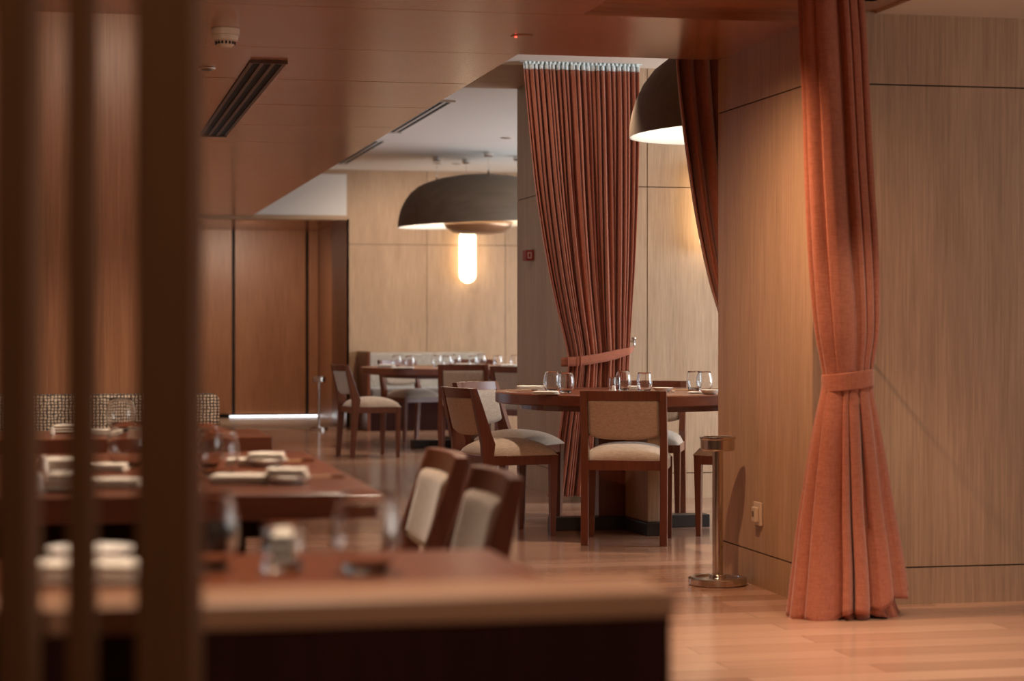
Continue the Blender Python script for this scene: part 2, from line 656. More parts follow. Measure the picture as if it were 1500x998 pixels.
# ceilings
struct(MB().box(0.3, 7.1, 12.9, 22.83, H_CEIL, H_CEIL + 0.1).build('ceiling', PLASTER))
struct(MB().box(0.3, 7.1, 8.97, 12.899, 2.815, 2.95).build('ceiling_middle', PLASTER))
struct(MB().box(3.18, 7.1, -3, 7.75, 2.385, 2.5).build('ceiling_right', PLASTER))
struct(MB().box(CX1, 7.1, 7.75, 8.97, 2.385, 2.5).build('ceiling_passage', PLASTER))
struct(MB().box(0.3, 4, 22.83, 26, 2.5, 2.6).build('ceiling_over_lobby', PLASTER))
# timber soffit: panels running across, 4 mm joints
m = MB()
ys = [-3, -1.9, -0.8, 0.3, 1.4, 2.5, 3.6, 4.7, 5.8, 6.9]
for a, b in zip(ys, ys[1:] + [7.80]):
    m.box(-3, 1.97, a + 0.005, b - 0.005, H_SOF, H_SOF + 0.04)
m.box(-3, CX, 7.802, 8.97, H_SOF, H_SOF + 0.04)
y = 8.97
while y < 22.6:
    b = min(y + 1.15, 22.68)
    m.box(0.3, 1.97, y + 0.006, b - 0.006, H_SOF, H_SOF + 0.04)
    y += 1.15
o = struct(m.build('ceiling_soffit', SOFFIT))
m = MB()
m.box(-3, 1.96, -3, 7.8, H_SOF + 0.041, 2.9)
m.box(-3, CX, 7.81, 8.96, H_SOF + 0.041, 2.9)
m.box(0.3, 1.96, 8.96, 22.68, H_SOF + 0.041, 2.9)
m.build('soffit_backing', SEAM, o)
struct(MB().box(1.965, 3.18, -3, 7.798, H_STEP, H_STEP + 0.05).build('ceiling_step', SOFFIT))
struct(MB().box(1.972, CX, 7.79, 7.80, H_SOF, H_STEP).build('trim_4', SOFFIT))
# lintel over the portal: timber soffit between middle room and far room
struct(MB().box(0.5, 3.178, 12.9, 14.5, H_CEIL - 0.03, H_CEIL - 0.002).build('trim_5', OAKL))


# ------------------------------------------------------------------ curtains
def drape(keys, n, seed, per=14, rows=80, wr=(0.65, 1.35), groups=8, gamp=0.0, gz=None):
    """keys: (z, xl, xr, y, amp) from the top down; hung cloth with n folds running through,
    which gather into a few wider groups towards the height gz of the tieback"""
    rnd = random.Random(seed)
    widths = [rnd.uniform(*wr) for _ in range(n)]
    amps = [rnd.uniform(0.45, 1.45) for _ in range(n)]
    tot = sum(widths)
    edges = [0]
    for a in widths:
        edges.append(edges[-1] + a / tot)

    def grp(s):
        return groups * s + 0.40 * math.sin(2 * PI * 1.3 * s + seed) + 0.25 * math.sin(2 * PI * 2.7 * s + 2 * seed)
    out = []
    for i in range(rows + 1):
        z = keys[0][0] + (keys[-1][0] - keys[0][0]) * i / rows
        xl, xr, y0, amp = interp(keys, z)
        wgt = 0.0
        if gz is not None:
            t = max(0.0, min(1.0, (keys[0][0] - z) / (keys[0][0] - gz)))
            wgt = 0.12 + 0.88 * t * t * (3 - 2 * t)
        row = []
        for j in range(n + 1):
            for q in range(per if j < n else 1):
                t = q / per
                s = edges[j] + (edges[min(j + 1, n)] - edges[j]) * t
                g = 2 * PI * grp(s)
                s2 = s + wgt * 0.105 / groups * math.sin(g) * max(0.0, math.sin(PI * s)) ** 0.5
                wob = 0.2 * noise.noise(Vector((s * 5 + seed, z * 0.9, 0)))
                am = amp * amps[min(j, n - 1)] * (1 - 0.35 * wgt * (gamp > 0))
                yy = y0 - am * (2 * abs(math.cos(PI * t)) ** 1.15 - 1) - amp * wob * 0.7 - wgt * gamp * math.cos(g)
                row.append((xl + (xr - xl) * s2, yy, z))
        out.append(row)
    return out


def prof(left, right, Y, amps):
    """left/right silhouettes as (px, py) lists read at the curtain's own plane"""
    keys = []
    for (lx, rx, py), am in zip([(l, r, p) for (l, p), (r, _) in zip(left, right)], amps):
        A, B = atY(lx, py, Y), atY(rx, py, Y)
        keys.append((A.z, A.x, B.x, Y, am))
    return keys


# centre curtain in front of the portal wall
YC = 12.72
ct = thing('curtain', 'brown terracotta curtain with white track, tied back behind the round table', 'curtain', (3.2, YC, 0), 0, 'tied back terracotta curtains')
ys_ = [101, 170, 280, 390, 460, 520, 545, 640, 727]
L_ = [766, 772, 783, 800, 815, 829, 829, 815, 800]
R_ = [935, 935, 933, 929, 925, 922, 921, 925, 932]
keys = prof(list(zip(L_, ys_)), list(zip(R_, ys_)), YC, [0.028, 0.036, 0.044, 0.046, 0.042, 0.034, 0.034, 0.05, 0.065])
keys = [(z, a - 3.2, b - 3.2, y - YC, am) for z, a, b, y, am in keys]
MB().grid(drape(keys, 24, 3, wr=(0.6, 1.5), groups=7, gamp=0.026, gz=0.92)).build('fabric', TERRA, ct, smooth=True, solid=0.004)
ztop = keys[0][0]
hk = [(ztop + 0.040, keys[0][1], keys[0][2], 0, 0.024), (ztop - 0.002, keys[0][1], keys[0][2], 0, 0.027)]
MB().grid(drape(hk, 24, 3, rows=2, wr=(0.6, 1.5))).build('heading_tape', TAPE, ct, smooth=True, solid=0.004)
tr = MB().box(keys[0][1] - 0.02, keys[0][2] + 0.02, -0.02, 0.02, ztop + 0.043, 2.814).build('track', TRACKM, ct, bevel=0.004)
m = MB()
for k in range(28):
    xx = keys[0][1] + (keys[0][2] - keys[0][1]) * (k + 0.5) / 28
    m.box(xx - 0.006, xx + 0.006, -0.034, -0.021, ztop + 0.03, ztop + 0.047)
m.build('glider', TRACKM, tr)
# tieback band, dipping to the left and fixed to a hook on the wall at right
pts = []
for k in range(41):
    t = k / 40
    a = PI * 0.5 + PI * t           # back half hidden, front half visible
    pts.append(t)
front, top = [], []
hook = atY(922, 507, 12.9)
hx = hook.x - 3.2
rows_b = []
for zz in (-0.03, -0.01, 0.01, 0.03):
    row = []
    for k in range(49):
        t = k / 48
        x = -0.125 + (hx - 0.005 + 0.125) * t
        z = 0.90 + 0.085 * t ** 1.7 + zz * (1 - 0.45 * max(0, t - 0.7) / 0.3)
        yy = -0.075 * math.sin(PI * min(1, (t * 0.9 + 0.04))) ** 0.45 + 0.02
        if t > 0.9:
            yy += (t - 0.9) / 0.1 * 0.08
        row.append((x, yy, z))
    rows_b.append(row)
MB().grid(rows_b).build('tieback', TERRA, ct, smooth=True, solid=0.006)
m = MB()
m.tube([(hx, 0.178, 1.03), (hx, 0.10, 1.03), (hx + 0.005, 0.075, 1.045), (hx + 0.003, 0.07, 1.005), (hx - 0.004, 0.085, 0.985)], 0.008)
m.lathe([(0, -0.006), (0.016, -0.006), (0.016, 0.006), (0, 0.006)], 16, (hx, 0.07, 1.05))
m.build('hook', CHROME, ct, smooth=True)

# curtain hanging just behind the soffit, mostly hidden by the column
YB = 9.2
cb = thing('curtain', 'dark rust curtain half hidden behind the oak column', 'curtain', (3.0, YB, 0), 0, 'tied back terracotta curtains')
ys_ = [30, 90, 150, 240, 330, 415, 470, 540, 640, 760, 850]
L_ = [983, 986, 992, 1005, 1020, 1039, 1056, 1072, 1072, 1064, 1060]
R_ = [1180, 1180, 1178, 1170, 1160, 1150, 1142, 1132, 1140, 1150, 1160]
keys = prof(list(zip(L_, ys_)), list(zip(R_, ys_)), YB, [0.05, 0.052, 0.054, 0.056, 0.055, 0.05, 0.045, 0.035, 0.05, 0.06, 0.07])
keys = [(z, a - 3.0, b - 3.0, 0, am) for z, a, b, y, am in keys]
MB().grid(drape(keys, 9, 11, groups=3, gamp=0.01, gz=0.9)).build('fabric', TERRA, cb, smooth=True, solid=0.004)
MB().box(keys[0][1] - 0.02, keys[0][2] + 0.02, -0.02, 0.02, keys[0][0], keys[0][0] + 0.03).build('track', TRACKM, cb)
zt = keys[7][0]
MB().grid([[(keys[7][1] - 0.02 + (keys[7][2] - keys[7][1] + 0.04) * k / 20, -0.075 * math.sin(PI * k / 20) ** 0.4 + 0.01, zt + q) for k in range(21)] for q in (-0.03, 0.03)]).build('tieback', TERRA, cb, smooth=True, solid=0.006)

# foreground curtain gathered into a bundle at the corner of the column
YF = 7.50
cf = thing('curtain', 'bright terracotta curtain gathered with a band in front of the column corner', 'curtain', (2.94, YF, 0), 0, 'tied back terracotta curtains')
prof_f = [(-14, 1174, 1261), (60, 1176, 1266), (150, 1180, 1270), (250, 1183, 1275), (350, 1187, 1281), (430, 1192, 1284), (490, 1198, 1283), (530, 1205, 1277), (552, 1208, 1275), (575, 1205, 1276),
          (620, 1196, 1284), (690, 1185, 1295), (760, 1175, 1305), (830, 1167, 1316), (889, 1160, 1323)]
keys = []
for py, lx, rx in prof_f:
    A, B = atY(lx, py, YF), atY(rx, py, YF)
    keys.append((A.z, (A.x + B.x) / 2 - 2.94, (B.x - A.x) / 2))


# pleats as (edge angle, depth of the step at that edge), going round from the left side by the front to the right
EL = [(-4.4, 0.10), (-3.75, 0.14), (-3.15, 0.16), (-2.62, 0.16), (-1.92, 0.30), (-1.70, 0.26), (-1.28, 0.36), (-0.72, 0.22), (-0.2, 0.12), (0.5, 0.12), (1.2, 0.1), (1.8832, 0.1)]
EU = [(-4.4, 0.06), (-3.8, 0.06), (-3.3, 0.08), (-2.85, 0.10), (-2.25, 0.10), (-1.36, 0.50), (-1.12, 0.10), (-0.60, 0.22), (-0.1, 0.1), (0.5, 0.08), (1.2, 0.08), (1.8832, 0.08)]


def pleat(q, t, E):
    """point t of flap q: it bulges, then sinks towards the next edge, where the following flap laps over it"""
    (e0, d0), (e1, d1) = E[q], E[q + 1]
    return e0 + (e1 - e0) * t, 0.035 * math.sin(PI * min(1, t * 1.3)) - d1 * max(0, (t - 0.3) / 0.7) ** 1.5


def bundle(keys, rows, per, fr, depth, hem, seed, inset=1.0):
    out = []
    z0, z1 = keys[0][0], keys[-1][0]
    for i in range(rows + 1):
        f = i / rows
        z = z0 + (z1 - z0) * f
        cx, rx = interp(keys, z)
        rx *= inset * 1.05
        ry = rx * depth
        row = []
        # deeper folds away from the band
        zb = 0.91
        fd = min(1.0, 0.25 + abs(z - zb) * 1.6) if z < zb else min(1.0, 0.45 + abs(z - zb) * 1.1)
        n = len(EL) - 1
        blend = max(0.0, min(1.0, (z - zb + 0.04) / 0.08))
        for q in range(n):
            for p in range(per):
                t = p / (per - 1) * 0.998
                lo, up = pleat(q, t, EL), pleat(q, t, EU)
                aL = lo[0] + 0.03 * math.sin(3 * z + seed)
                aU = up[0] - 0.08 * (z - 1.4)
                a = aL + (aU - aL) * blend
                s = lo[1] + (up[1] - lo[1]) * blend
                k = 1 + s * fd
                row.append((cx + rx * k * math.cos(a), ry * k * math.sin(a), z + hem(a) * (f ** 6)))
        out.append(row)
    return out


def hemf(a):
    return 0.055 * math.cos(a - 0.3) + 0.012 * math.cos(7 * a)


MB().grid(bundle(keys, 110, 24, 0, 0.62, hemf, 1.0), close_u=True).build('fabric', TERRA, cf, smooth=True, solid=0.004)
inner = [k for k in keys if k[0] < 0.8] + [(keys[-1][0] - 0.045, keys[-1][1] + 0.02, keys[-1][2])]
MB().grid(bundle(inner, 30, 16, 0, 0.6, lambda a: 0.012 * math.cos(5 * a), 2.0, 0.78), close_u=True).build('lining', TERRA, cf, smooth=True, solid=0.004)
kz = interp(keys, 0.915)
rowsb = []
for q in (-0.034, -0.03, 0.0, 0.03, 0.034):
    rowsb.append([(kz[0] + (kz[1] + 0.006) * math.cos(2 * PI * j / 60), (kz[1] * 0.62 + 0.012) * math.sin(2 * PI * j / 60), 0.915 + q + 0.012 * math.cos(2 * PI * j / 60)) for j in range(60)])
MB().grid(rowsb, close_u=True).build('tieback', TERRA, cf, smooth=True, solid=0.007)
hk_ = atY(1280, 508, 7.6)
m = MB()
m.tube([(hk_.x - 2.94, 0.25, hk_.z), (hk_.x - 2.94, 0.16, hk_.z), (hk_.x - 2.945, 0.14, hk_.z - 0.02)], 0.007)
m.lathe([(0, -0.006), (0.013, -0.006), (0.013, 0.006), (0, 0.006)], 14, (hk_.x - 2.94, 0.15, hk_.z + 0.012))
m.build('hook', CHROME, cf, smooth=True)
MB().box(-0.45, 0.14, -0.02, 0.02, keys[0][0] - 0.012, H_STEP).build('track', TRACKM, cf)


# ------------------------------------------------------------------ chairs (local: facing +X, origin on the floor)
POST = [(-0.290, 0.797), (-0.257, 0.797), (-0.172, 0.55), (-0.152, 0.50), (-0.160, 0.44), (-0.168, 0.39), (-0.205, 0.0), (-0.242, 0.0), (-0.222, 0.39), (-0.228, 0.50)]


def rake(z):
    return -0.198 - 0.073 * (z - 0.5) / 0.297


def make_chair(label):
    t = thing('dining_chair', label, 'chair')
    for s in (-1, 1):
        y0, y1 = sorted((s * 0.222, s * 0.184))
        MB().prism(POST, y0, y1).build('leg', REDW, t, bevel=0.003)
    for s in (-1, 1):
        m = MB()
        m.frustum((0.188, s * 0.207), 0.014, 0.0, (0.192, s * 0.204), 0.021, 0.435)
        m.build('leg', REDW, t, bevel=0.003)
    m = MB()
    for s in (-1, 1):
        y0, y1 = sorted((s * 0.218, s * 0.196))
        m.box(-0.19, 0.19, y0, y1, 0.385, 0.437)
    m.box(0.178, 0.208, -0.19, 0.19, 0.385, 0.437)
    m.box(-0.215, -0.19, -0.19, 0.19, 0.385, 0.437)
    m.build('seat_rail', REDW, t, bevel=0.002)
    # crowned seat cushion
    nu, nv = 22, 22
    rows = []

    def hw(u):
        return 0.176 + 0.042 * min(1, max(0, (u + 1) / 0.5)) 
    for i in range(nu + 1):
        u = -1 + 2 * i / nu
        row = []
        for j in range(nv + 1):
            v = -1 + 2 * j / nv
            e = (max(0, 1 - abs(u) ** 5) * max(0, 1 - abs(v) ** 5)) ** 0.45
            cr = (1 - 0.55 * u * u) * (1 - 0.55 * v * v)
            row.append((0.01 + 0.212 * u * (1 - 0.02 * abs(v) ** 4), hw(u) * v, 0.437 + 0.034 * e + 0.05 * cr * e))
        rows.append(row)
    m = MB().grid(rows)
    m.grid([[(p[0], p[1], 0.432) for p in r] for r in rows])
    bot, top_ = [], []
    n = nv + 1
    ring = [(0, j) for j in range(nv)] + [(i, nv) for i in range(nu)] + [(nu, j) for j in range(nv, 0, -1)] + [(i, 0) for i in range(nu, 0, -1)]
    b0 = (nu + 1) * n
    for k in range(len(ring)):
        a, b = ring[k], ring[(k + 1) % len(ring)]
        m.f.append((a[0] * n + a[1], b[0] * n + b[1], b0 + b[0] * n + b[1], b0 + a[0] * n + a[1]))
    m.build('seat', LINEN, t, smooth=True)

    # padded back, bowed in plan and rounded along its lower edge
    def bow(v):
        return -0.022 * (1 - v * v)
    rows_f, rows_b = [], []
    nz, nv = 14, 22
    for i in range(nz + 1):
        a = i / nz
        rf, rb = [], []
        for j in range(nv + 1):
            v = -1 + 2 * j / nv
            zlo = 0.565 - 0.022 * (1 - abs(v) ** 3)
            z = zlo + (0.752 - zlo) * a
            e = (max(0, 1 - abs(v) ** 14) * max(0, 1 - abs(2 * a - 1) ** 10)) ** 0.4
            x = rake(z) + bow(v)
            rf.append((x + 0.006 + 0.026 * e, 0.184 * v, z))
            rb.append((x - 0.006 - 0.014 * e, 0.184 * v, z))
        rows_f.append(rf)
        rows_b.append(rb)
    m = MB().grid(rows_f)
    m.grid(rows_b)
    n = nv + 1
    b0 = (nz + 1) * n
    ring = [(0, j) for j in range(nv)] + [(i, nv) for i in range(nz)] + [(nz, j) for j in range(nv, 0, -1)] + [(i, 0) for i in range(nz, 0, -1)]
    for k in range(len(ring)):
        a, b = ring[k], ring[(k + 1) % len(ring)]
        m.f.append((a[0] * n + a[1], b[0] * n + b[1], b0 + b[0] * n + b[1], b0 + a[0] * n + a[1]))
    m.build('backrest', LINEN, t, smooth=True)
    # top rail following the bow
    rows = []
    for (dx, z) in ((-0.016, 0.746), (0.016, 0.746), (0.016, 0.797), (-0.016, 0.797), (-0.016, 0.746)):
        rows.append([(rake(z) + bow(v) + dx, 0.186 * v, z) for v in [-1 + 2 * j / 20 for j in range(21)]])
    m = MB().grid(rows)
    m.f.append((0, 21, 42, 63))
    m.f.append((20, 41, 62, 83))
    m.build('top_rail', REDW, t, bevel=0.002)
    return t


R = math.radians
chairs = [
    ((2.865, 10.365), 70, 'beige padded dining chair seen squarely from behind, at front of the round table'),
    ((2.32, 10.89), 12, 'beige chair in profile left of the round table, its seat half in shade'),
    ((2.565, 11.79), -45, 'chair at back left of the round table, pale lit front of its backrest towards us'),
    ((3.36, 11.75), -112, 'chair on far side of the round table, against the pale oak wall'),
    ((3.58, 10.59), 145, 'chair at the right of the round table, cut off by the column and ashtray post'),
    ((0.685, 5.22), 180, 'blurred chair with tilted back, the farther of two beside the near rectangular table'),
    ((0.665, 4.49), 180, 'blurred chair with tilted back, the nearer of two beside the near rectangular table'),
    ((2.56, 17.66), 10, 'chair pulled out at the left of the far round table'),
    ((3.44, 17.85), 76, 'chair seen from behind at the front of the far round table'),
    ((3.32, 20.0), -66, 'chair behind the far round table, pale seat facing us under the table edge'),
    ((3.97, 20.12), -100, 'chair behind the far round table, mostly hidden behind its pedestal'),
    ((3.80, 16.74), 35, 'chair far back whose backrest shows just left of the grey oak pillar edge'),
]
first = None
for i, ((x, y), a, lab) in enumerate(chairs):
    if first is None:
        first = make_chair(lab)
        first['group'] = 'padded dining chairs'
        first.location = (x, y, 0)
        first.rotation_euler = (0, 0, R(a))
    else:
        dup(first, (x, y, 0), R(a), lab, 'padded dining chairs')


# ------------------------------------------------------------------ tables
def round_table(label, c, rad, h, ang, foot=0.46):
    t = thing('round_table', label, 'table', (c[0], c[1], 0), R(ang), 'round pedestal tables')
    MB().lathe([(0, h), (rad - 0.008, h), (rad, h - 0.006), (rad, h - 0.056), (rad - 0.01, h - 0.062), (0, h - 0.062)], 256).build('tabletop', REDX, t, smooth=False)
    MB().lathe([(0, h - 0.0625), (rad * 0.82, h - 0.0625), (rad * 0.82, h - 0.095), (0, h - 0.095)], 64).build('apron', REDW, t)
    m = MB()
    k = 0.19
    m.box(-k, k, -0.035, 0.035, 0.0705, h - 0.0955)
    m.build('pedestal_panel', REDW, t, bevel=0.003)
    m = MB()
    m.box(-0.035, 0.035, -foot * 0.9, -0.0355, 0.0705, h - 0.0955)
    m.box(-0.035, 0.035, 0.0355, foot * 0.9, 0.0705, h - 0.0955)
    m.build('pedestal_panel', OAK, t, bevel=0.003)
    m = MB()
    m.box(-foot, foot, -0.055, 0.055, 0, 0.07)
    m.box(-0.055, 0.055, -foot, foot, 0, 0.069)
    m.build('base', BASEW, t, bevel=0.004)
    return t


TC = Vector((3.065, 11.05))
TH = 0.765
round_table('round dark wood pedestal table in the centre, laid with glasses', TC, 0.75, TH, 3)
FC = Vector((3.72, 18.94))
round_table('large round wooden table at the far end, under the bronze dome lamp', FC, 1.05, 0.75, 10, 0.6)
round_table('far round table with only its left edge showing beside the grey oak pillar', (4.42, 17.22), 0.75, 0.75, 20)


def rect_table(label, x0, x1, y0, y1, legs, h=0.75, th=0.057):
    cx, cy = (x0 + x1) / 2, (y0 + y1) / 2
    t = thing('dining_table', label, 'table', (cx, cy, 0), 0, 'rectangular tables by the banquette')
    MB().box(x0 - cx, x1 - cx, y0 - cy, y1 - cy, h - th, h).build('tabletop', REDX, t, bevel=0.004)
    ins = 0.2
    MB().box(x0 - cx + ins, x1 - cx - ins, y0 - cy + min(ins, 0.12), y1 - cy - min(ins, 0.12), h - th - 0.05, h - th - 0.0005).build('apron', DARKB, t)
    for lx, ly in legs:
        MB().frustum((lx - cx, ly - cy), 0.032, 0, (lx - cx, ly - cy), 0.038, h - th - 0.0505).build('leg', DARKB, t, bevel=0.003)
    return t


rect_table('blurred red wood table nearest the camera, behind the low partition', -0.95, 0.69, 2.86, 3.36, [(0.42, 3.02), (0.42, 3.2), (-0.7, 3.02), (-0.7, 3.2)])
rect_table('red wood table with napkins and plates, between the two tables at left', -0.95, 0.69, 4.54, 6.15, [(0.36, 4.75), (0.36, 5.95), (-0.7, 4.75), (-0.7, 5.95)])
rect_table('red wood table standing in front of the plaid banquette', -0.95, 0.675, 6.93, 7.52, [(0.4, 7.08), (0.4, 7.37), (-0.7, 7.08), (-0.7, 7.37)])


# ------------------------------------------------------------------ banquettes
def rounded_slab(x0, x1, y0, y1, z0, z1):
    return MB().box(x0, x1, y0, y1, z0, z1)


bq = thing('banquette', 'black and cream plaid banquette along the oak partition at left', 'banquette', (0, 7.9, 0), 0, 'upholstered banquettes')
rounded_slab(-2.6, 0.575, 0.09, 0.235, 0.42, 0.863).build('backrest', TWEED, bq, bevel=0.03, seg=4)
rounded_slab(-2.6, 0.57, -0.42, 0.085, 0.36, 0.47).build('seat', TWEED, bq, bevel=0.03, seg=4)
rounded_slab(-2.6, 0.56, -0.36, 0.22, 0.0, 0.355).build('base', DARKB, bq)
xb0, xb1 = atY(534, 0, 22.1).x, 4.55
bq2 = thing('banquette', 'pale plaid banquette against the far wall beneath the wall lamp', 'banquette', (0, 22.3, 0), 0, 'upholstered banquettes')
rounded_slab(xb0 + 0.04, xb1, 0.15, 0.38, 0.40, 0.845).build('backrest', TWEEDL, bq2, bevel=0.03, seg=4)
rounded_slab(xb0 + 0.04, xb1, -0.42, 0.145, 0.34, 0.46).build('seat', GREYUP, bq2, bevel=0.03, seg=4)
rounded_slab(xb0 + 0.05, xb1, -0.36, 0.37, 0.0, 0.335).build('base', DARKB, bq2)
MB().box(xb0, xb0 + 0.035, -0.42, 0.385, 0, 0.86).build('side_panel', REDW, bq2, bevel=0.003)


# ------------------------------------------------------------------ lamps
def pendant(label, c, rim, rad, canopies, bowl, energy, tilt=2.2, hc=2.88):
    t = thing('pendant_lamp', label, 'lamp', (c[0], c[1], rim), 0, 'bronze dome pendant lamps')
    k = rad / 0.82
    P = [(0.82, 0), (0.816, 0.055), (0.803, 0.12), (0.778, 0.195), (0.736, 0.275), (0.675, 0.35), (0.59, 0.412), (0.48, 0.455), (0.36, 0.485), (0.2, 0.508), (0.0, 0.516)]
    sh = MB().lathe([(r * k, z) for r, z in P], 96).build('shade', BRONZE, t, smooth=True)
    sh.rotation_euler = (0, -R(tilt), 0)
    P2 = [(0.8195 * k, 0.0)] + [(max(r - 0.012, 0) * k, max(z - 0.012, 0.001)) for r, z in P]
    si = MB().lathe(P2, 96).build('shade_lining', SHADEIN, sh, smooth=True)
    bx, by = bowl
    b = MB().lathe([(0, -0.095), (0.16, -0.092), (0.26, -0.075), (0.33, -0.03), (0.36, 0.03), (0.352, 0.03), (0.32, -0.02), (0.25, -0.06), (0.15, -0.078), (0, -0.08)], 64, (bx, by, 0.0)).build('light_bowl', COPPER, t, smooth=True)
    MB().lathe([(0, -0.035), (0.27, -0.035)], 40, (bx, by, 0)).build('glowing_disc', GLOWUP, b)
    MB().tube([(bx, by, 0.0), (bx, by, 0.45)], 0.012).build('stem', BRONZE, t)
    for (px_, py_) in canopies:
        r = math.hypot(px_ - bx, py_ - by)
        zz = interp([(0, 0.516), (0.2, 0.508), (0.36, 0.485), (0.48, 0.455), (0.59, 0.412), (0.82, 0)], min(r / k, 0.8))[0]
        cb_ = MB().lathe([(0, -0.05), (0.035, -0.05), (0.045, -0.04), (0.045, -0.001), (0, -0.001)], 24, (px_, py_, hc - rim)).build('canopy', CHROME, t)
        MB().tube([(px_, py_, zz - 0.005), (px_, py_, hc - rim - 0.05)], 0.0035, 6).build('cable', CHROME, t)
        MB().lathe([(0, 0.05), (0.008, 0.045), (0.014, 0.0), (0.014, -0.02), (0, -0.02)], 12, (px_, py_, zz)).build('cable_grip', BRONZE, t)
    d = bpy.data.lights.new('bulb', 'POINT')
    d.energy = energy
    d.color = (1.0, 0.86, 0.70)
    d.shadow_soft_size = 0.12
    l = bpy.data.objects.new('bulb', d)
    C.objects.link(l)
    l.parent = t
    l.location = (bx, by, 0.12)
    return t


pc = Vector((4.08, 20.45))
pendant('large bronze dome lamp hanging by wires over the far round table', pc, 2.165, 0.82,
        [(-0.37, 0.33), (0.03, -0.37), (0.42, 0.05), (-0.02, 0.55)], (0, 0), 22)
pendant('bronze dome lamp between the two curtains, partly hidden by the right-hand one', (3.72, 10.35), 2.165, 0.82,
        [(-0.37, 0.33), (0.03, -0.37), (0.42, 0.05), (-0.02, 0.55)], (0, 0), 16, hc=2.815)


def wall_lamp(label, x, yw, z0, z1, wd):
    t = thing('wall_lamp', label, 'lamp', (x, yw, (z0 + z1) / 2), 0, 'glowing capsule wall lamps')
    h, r = (z1 - z0) / 2, wd / 2
    prof_ = []
    for k in range(9):
        a = PI / 2 * k / 8
        prof_.append((r * math.sin(a), -h + r - r * math.cos(a)))
    for k in range(9):
        a = PI / 2 * k / 8
        prof_.append((r * math.cos(a), h - r + r * math.sin(a)))
    MB().lathe(prof_, 32, (0, -r - 0.02, 0)).build('glowing_tube', GLOW, t, smooth=True)
    MB().box(-0.04, 0.04, -0.02, -0.001, -h * 0.8, h * 0.8).build('back_plate', BRONZE, t)
    return t


a_ = atY(684, 415, 22.62)
b_ = atY(684, 336, 22.62)
wall_lamp('glowing capsule wall lamp under the dome lamp on the far oak wall', a_.x, 22.698, a_.z, b_.z + 0.0, 0.19)
wall_lamp('wall lamp whose glow shows on the oak wall behind the dark rust curtain', 4.12, 12.898, 1.6, 2.2, 0.19)

# ------------------------------------------------------------------ ceiling fittings
def vent(label, x0, x1, y0, y1, z, slots, frame):
    t = thing('ceiling_vent', label, 'vent', ((x0 + x1) / 2, (y0 + y1) / 2, z), 0, 'slot air vents')
    wx, wy = (x1 - x0) / 2, (y1 - y0) / 2
    MB().box(-wx, wx, -wy, wy, -0.004, -0.0005).build('slot_recess', BLACK, t)
    m = MB()
    bw = 2 * wx / (slots * 3 + 1)
    for k in range(slots + 1):
        xx = -wx + k * 3 * bw
        m.box(xx, xx + bw, -wy, wy, -0.008, -0.0045)
    m.box(-wx, wx, -wy - 0.015, -wy, -0.016, -0.0005)
    m.box(-wx, wx, wy, wy + 0.015, -0.016, -0.0005)
    m.build('frame', frame, t)
    return t


vent('long dark three-slot vent in the timber ceiling beside the smoke detector', 0.815, 0.985, 9.42, 13.1, H_SOF, 3, GRILLE)
vent('faint far slot vent in the timber ceiling by the big dark post', 0.815, 0.985, 16.0, 19.6, H_SOF, 3, GRILLE)
vent('black two-slot vent in the white ceiling along the timber soffit edge', 2.80, 2.93, 15.6, 18.2, H_CEIL, 2, PLASTER)
vent('farther thin slot vent in the white ceiling near the oak back wall', 2.80, 2.93, 19.0, 21.8, H_CEIL, 2, PLASTER)

sd = thing('smoke_detector', 'cream smoke detector on the timber ceiling', 'smoke detector', (0.63, 8.46, H_SOF))
MB().lathe([(0, -0.001), (0.058, -0.001), (0.058, -0.028), (0, -0.028)], 40).build('base', CREAM, sd)
hd = MB().lathe([(0, -0.029), (0.054, -0.029), (0.050, -0.048), (0.040, -0.052), (0.036, -0.066), (0.026, -0.076), (0, -0.078)], 40).build('sensing_head', CREAM, sd, smooth=False)
m = MB()
for k in range(16):
    a = 2 * PI * k / 16
    m.box(-0.004, 0.004, 0.0375, 0.0415, -0.065, -0.053, Matrix.Rotation(a, 4, 'Z'))
m.build('vent_slots', BLACK, hd)
sp = at(303, 99, H_SOF)
spk = thing('sprinkler', 'small flush sprinkler disc in the timber ceiling beneath the smoke detector', 'sprinkler', sp)
MB().lathe([(0, -0.001), (0.042, -0.001), (0.04, -0.008), (0, -0.008)], 32).build('cover_ring', CREAM, spk)
MB().lathe([(0, -0.0085), (0.026, -0.0085), (0.024, -0.014), (0, -0.014)], 24).build('cap', BRONZE, spk)
sp = at(765, 53, H_SOF)
sn = thing('motion_sensor', 'round ceiling sensor with a red light above the centre curtain', 'sensor', sp)
MB().lathe([(0, -0.001), (0.05, -0.001), (0.047, -0.004), (0, -0.005)], 36).build('housing', SOFFIT, sn, smooth=False)
MB().lathe([(0, -0.0055), (0.005, -0.0055), (0.005, -0.008), (0, -0.009)], 12, (-0.03, -0.012, 0)).build('indicator_light', LED, sn)
for (px_, py_, lab) in ((742, 202, 'small ceiling spotlight nearest the grey oak pillar'), (642, 239, 'small ceiling spotlight left behind the dome lamp wires'), (670, 240, 'small ceiling spotlight between the dome lamp wires')):
    p_ = at(px_, py_, H_CEIL)
    dl = thing('downlight', lab, 'spotlight', p_, 0, 'recessed spotlights')
    MB().lathe([(0.035, -0.001), (0.055, -0.001), (0.055, -0.006), (0.035, -0.006)], 28).build('trim_ring', CREAM, dl)
    MB().lathe([(0, -0.002), (0.034, -0.002), (0.034, -0.003), (0, -0.003)], 24).build('lens', BRONZE, dl)

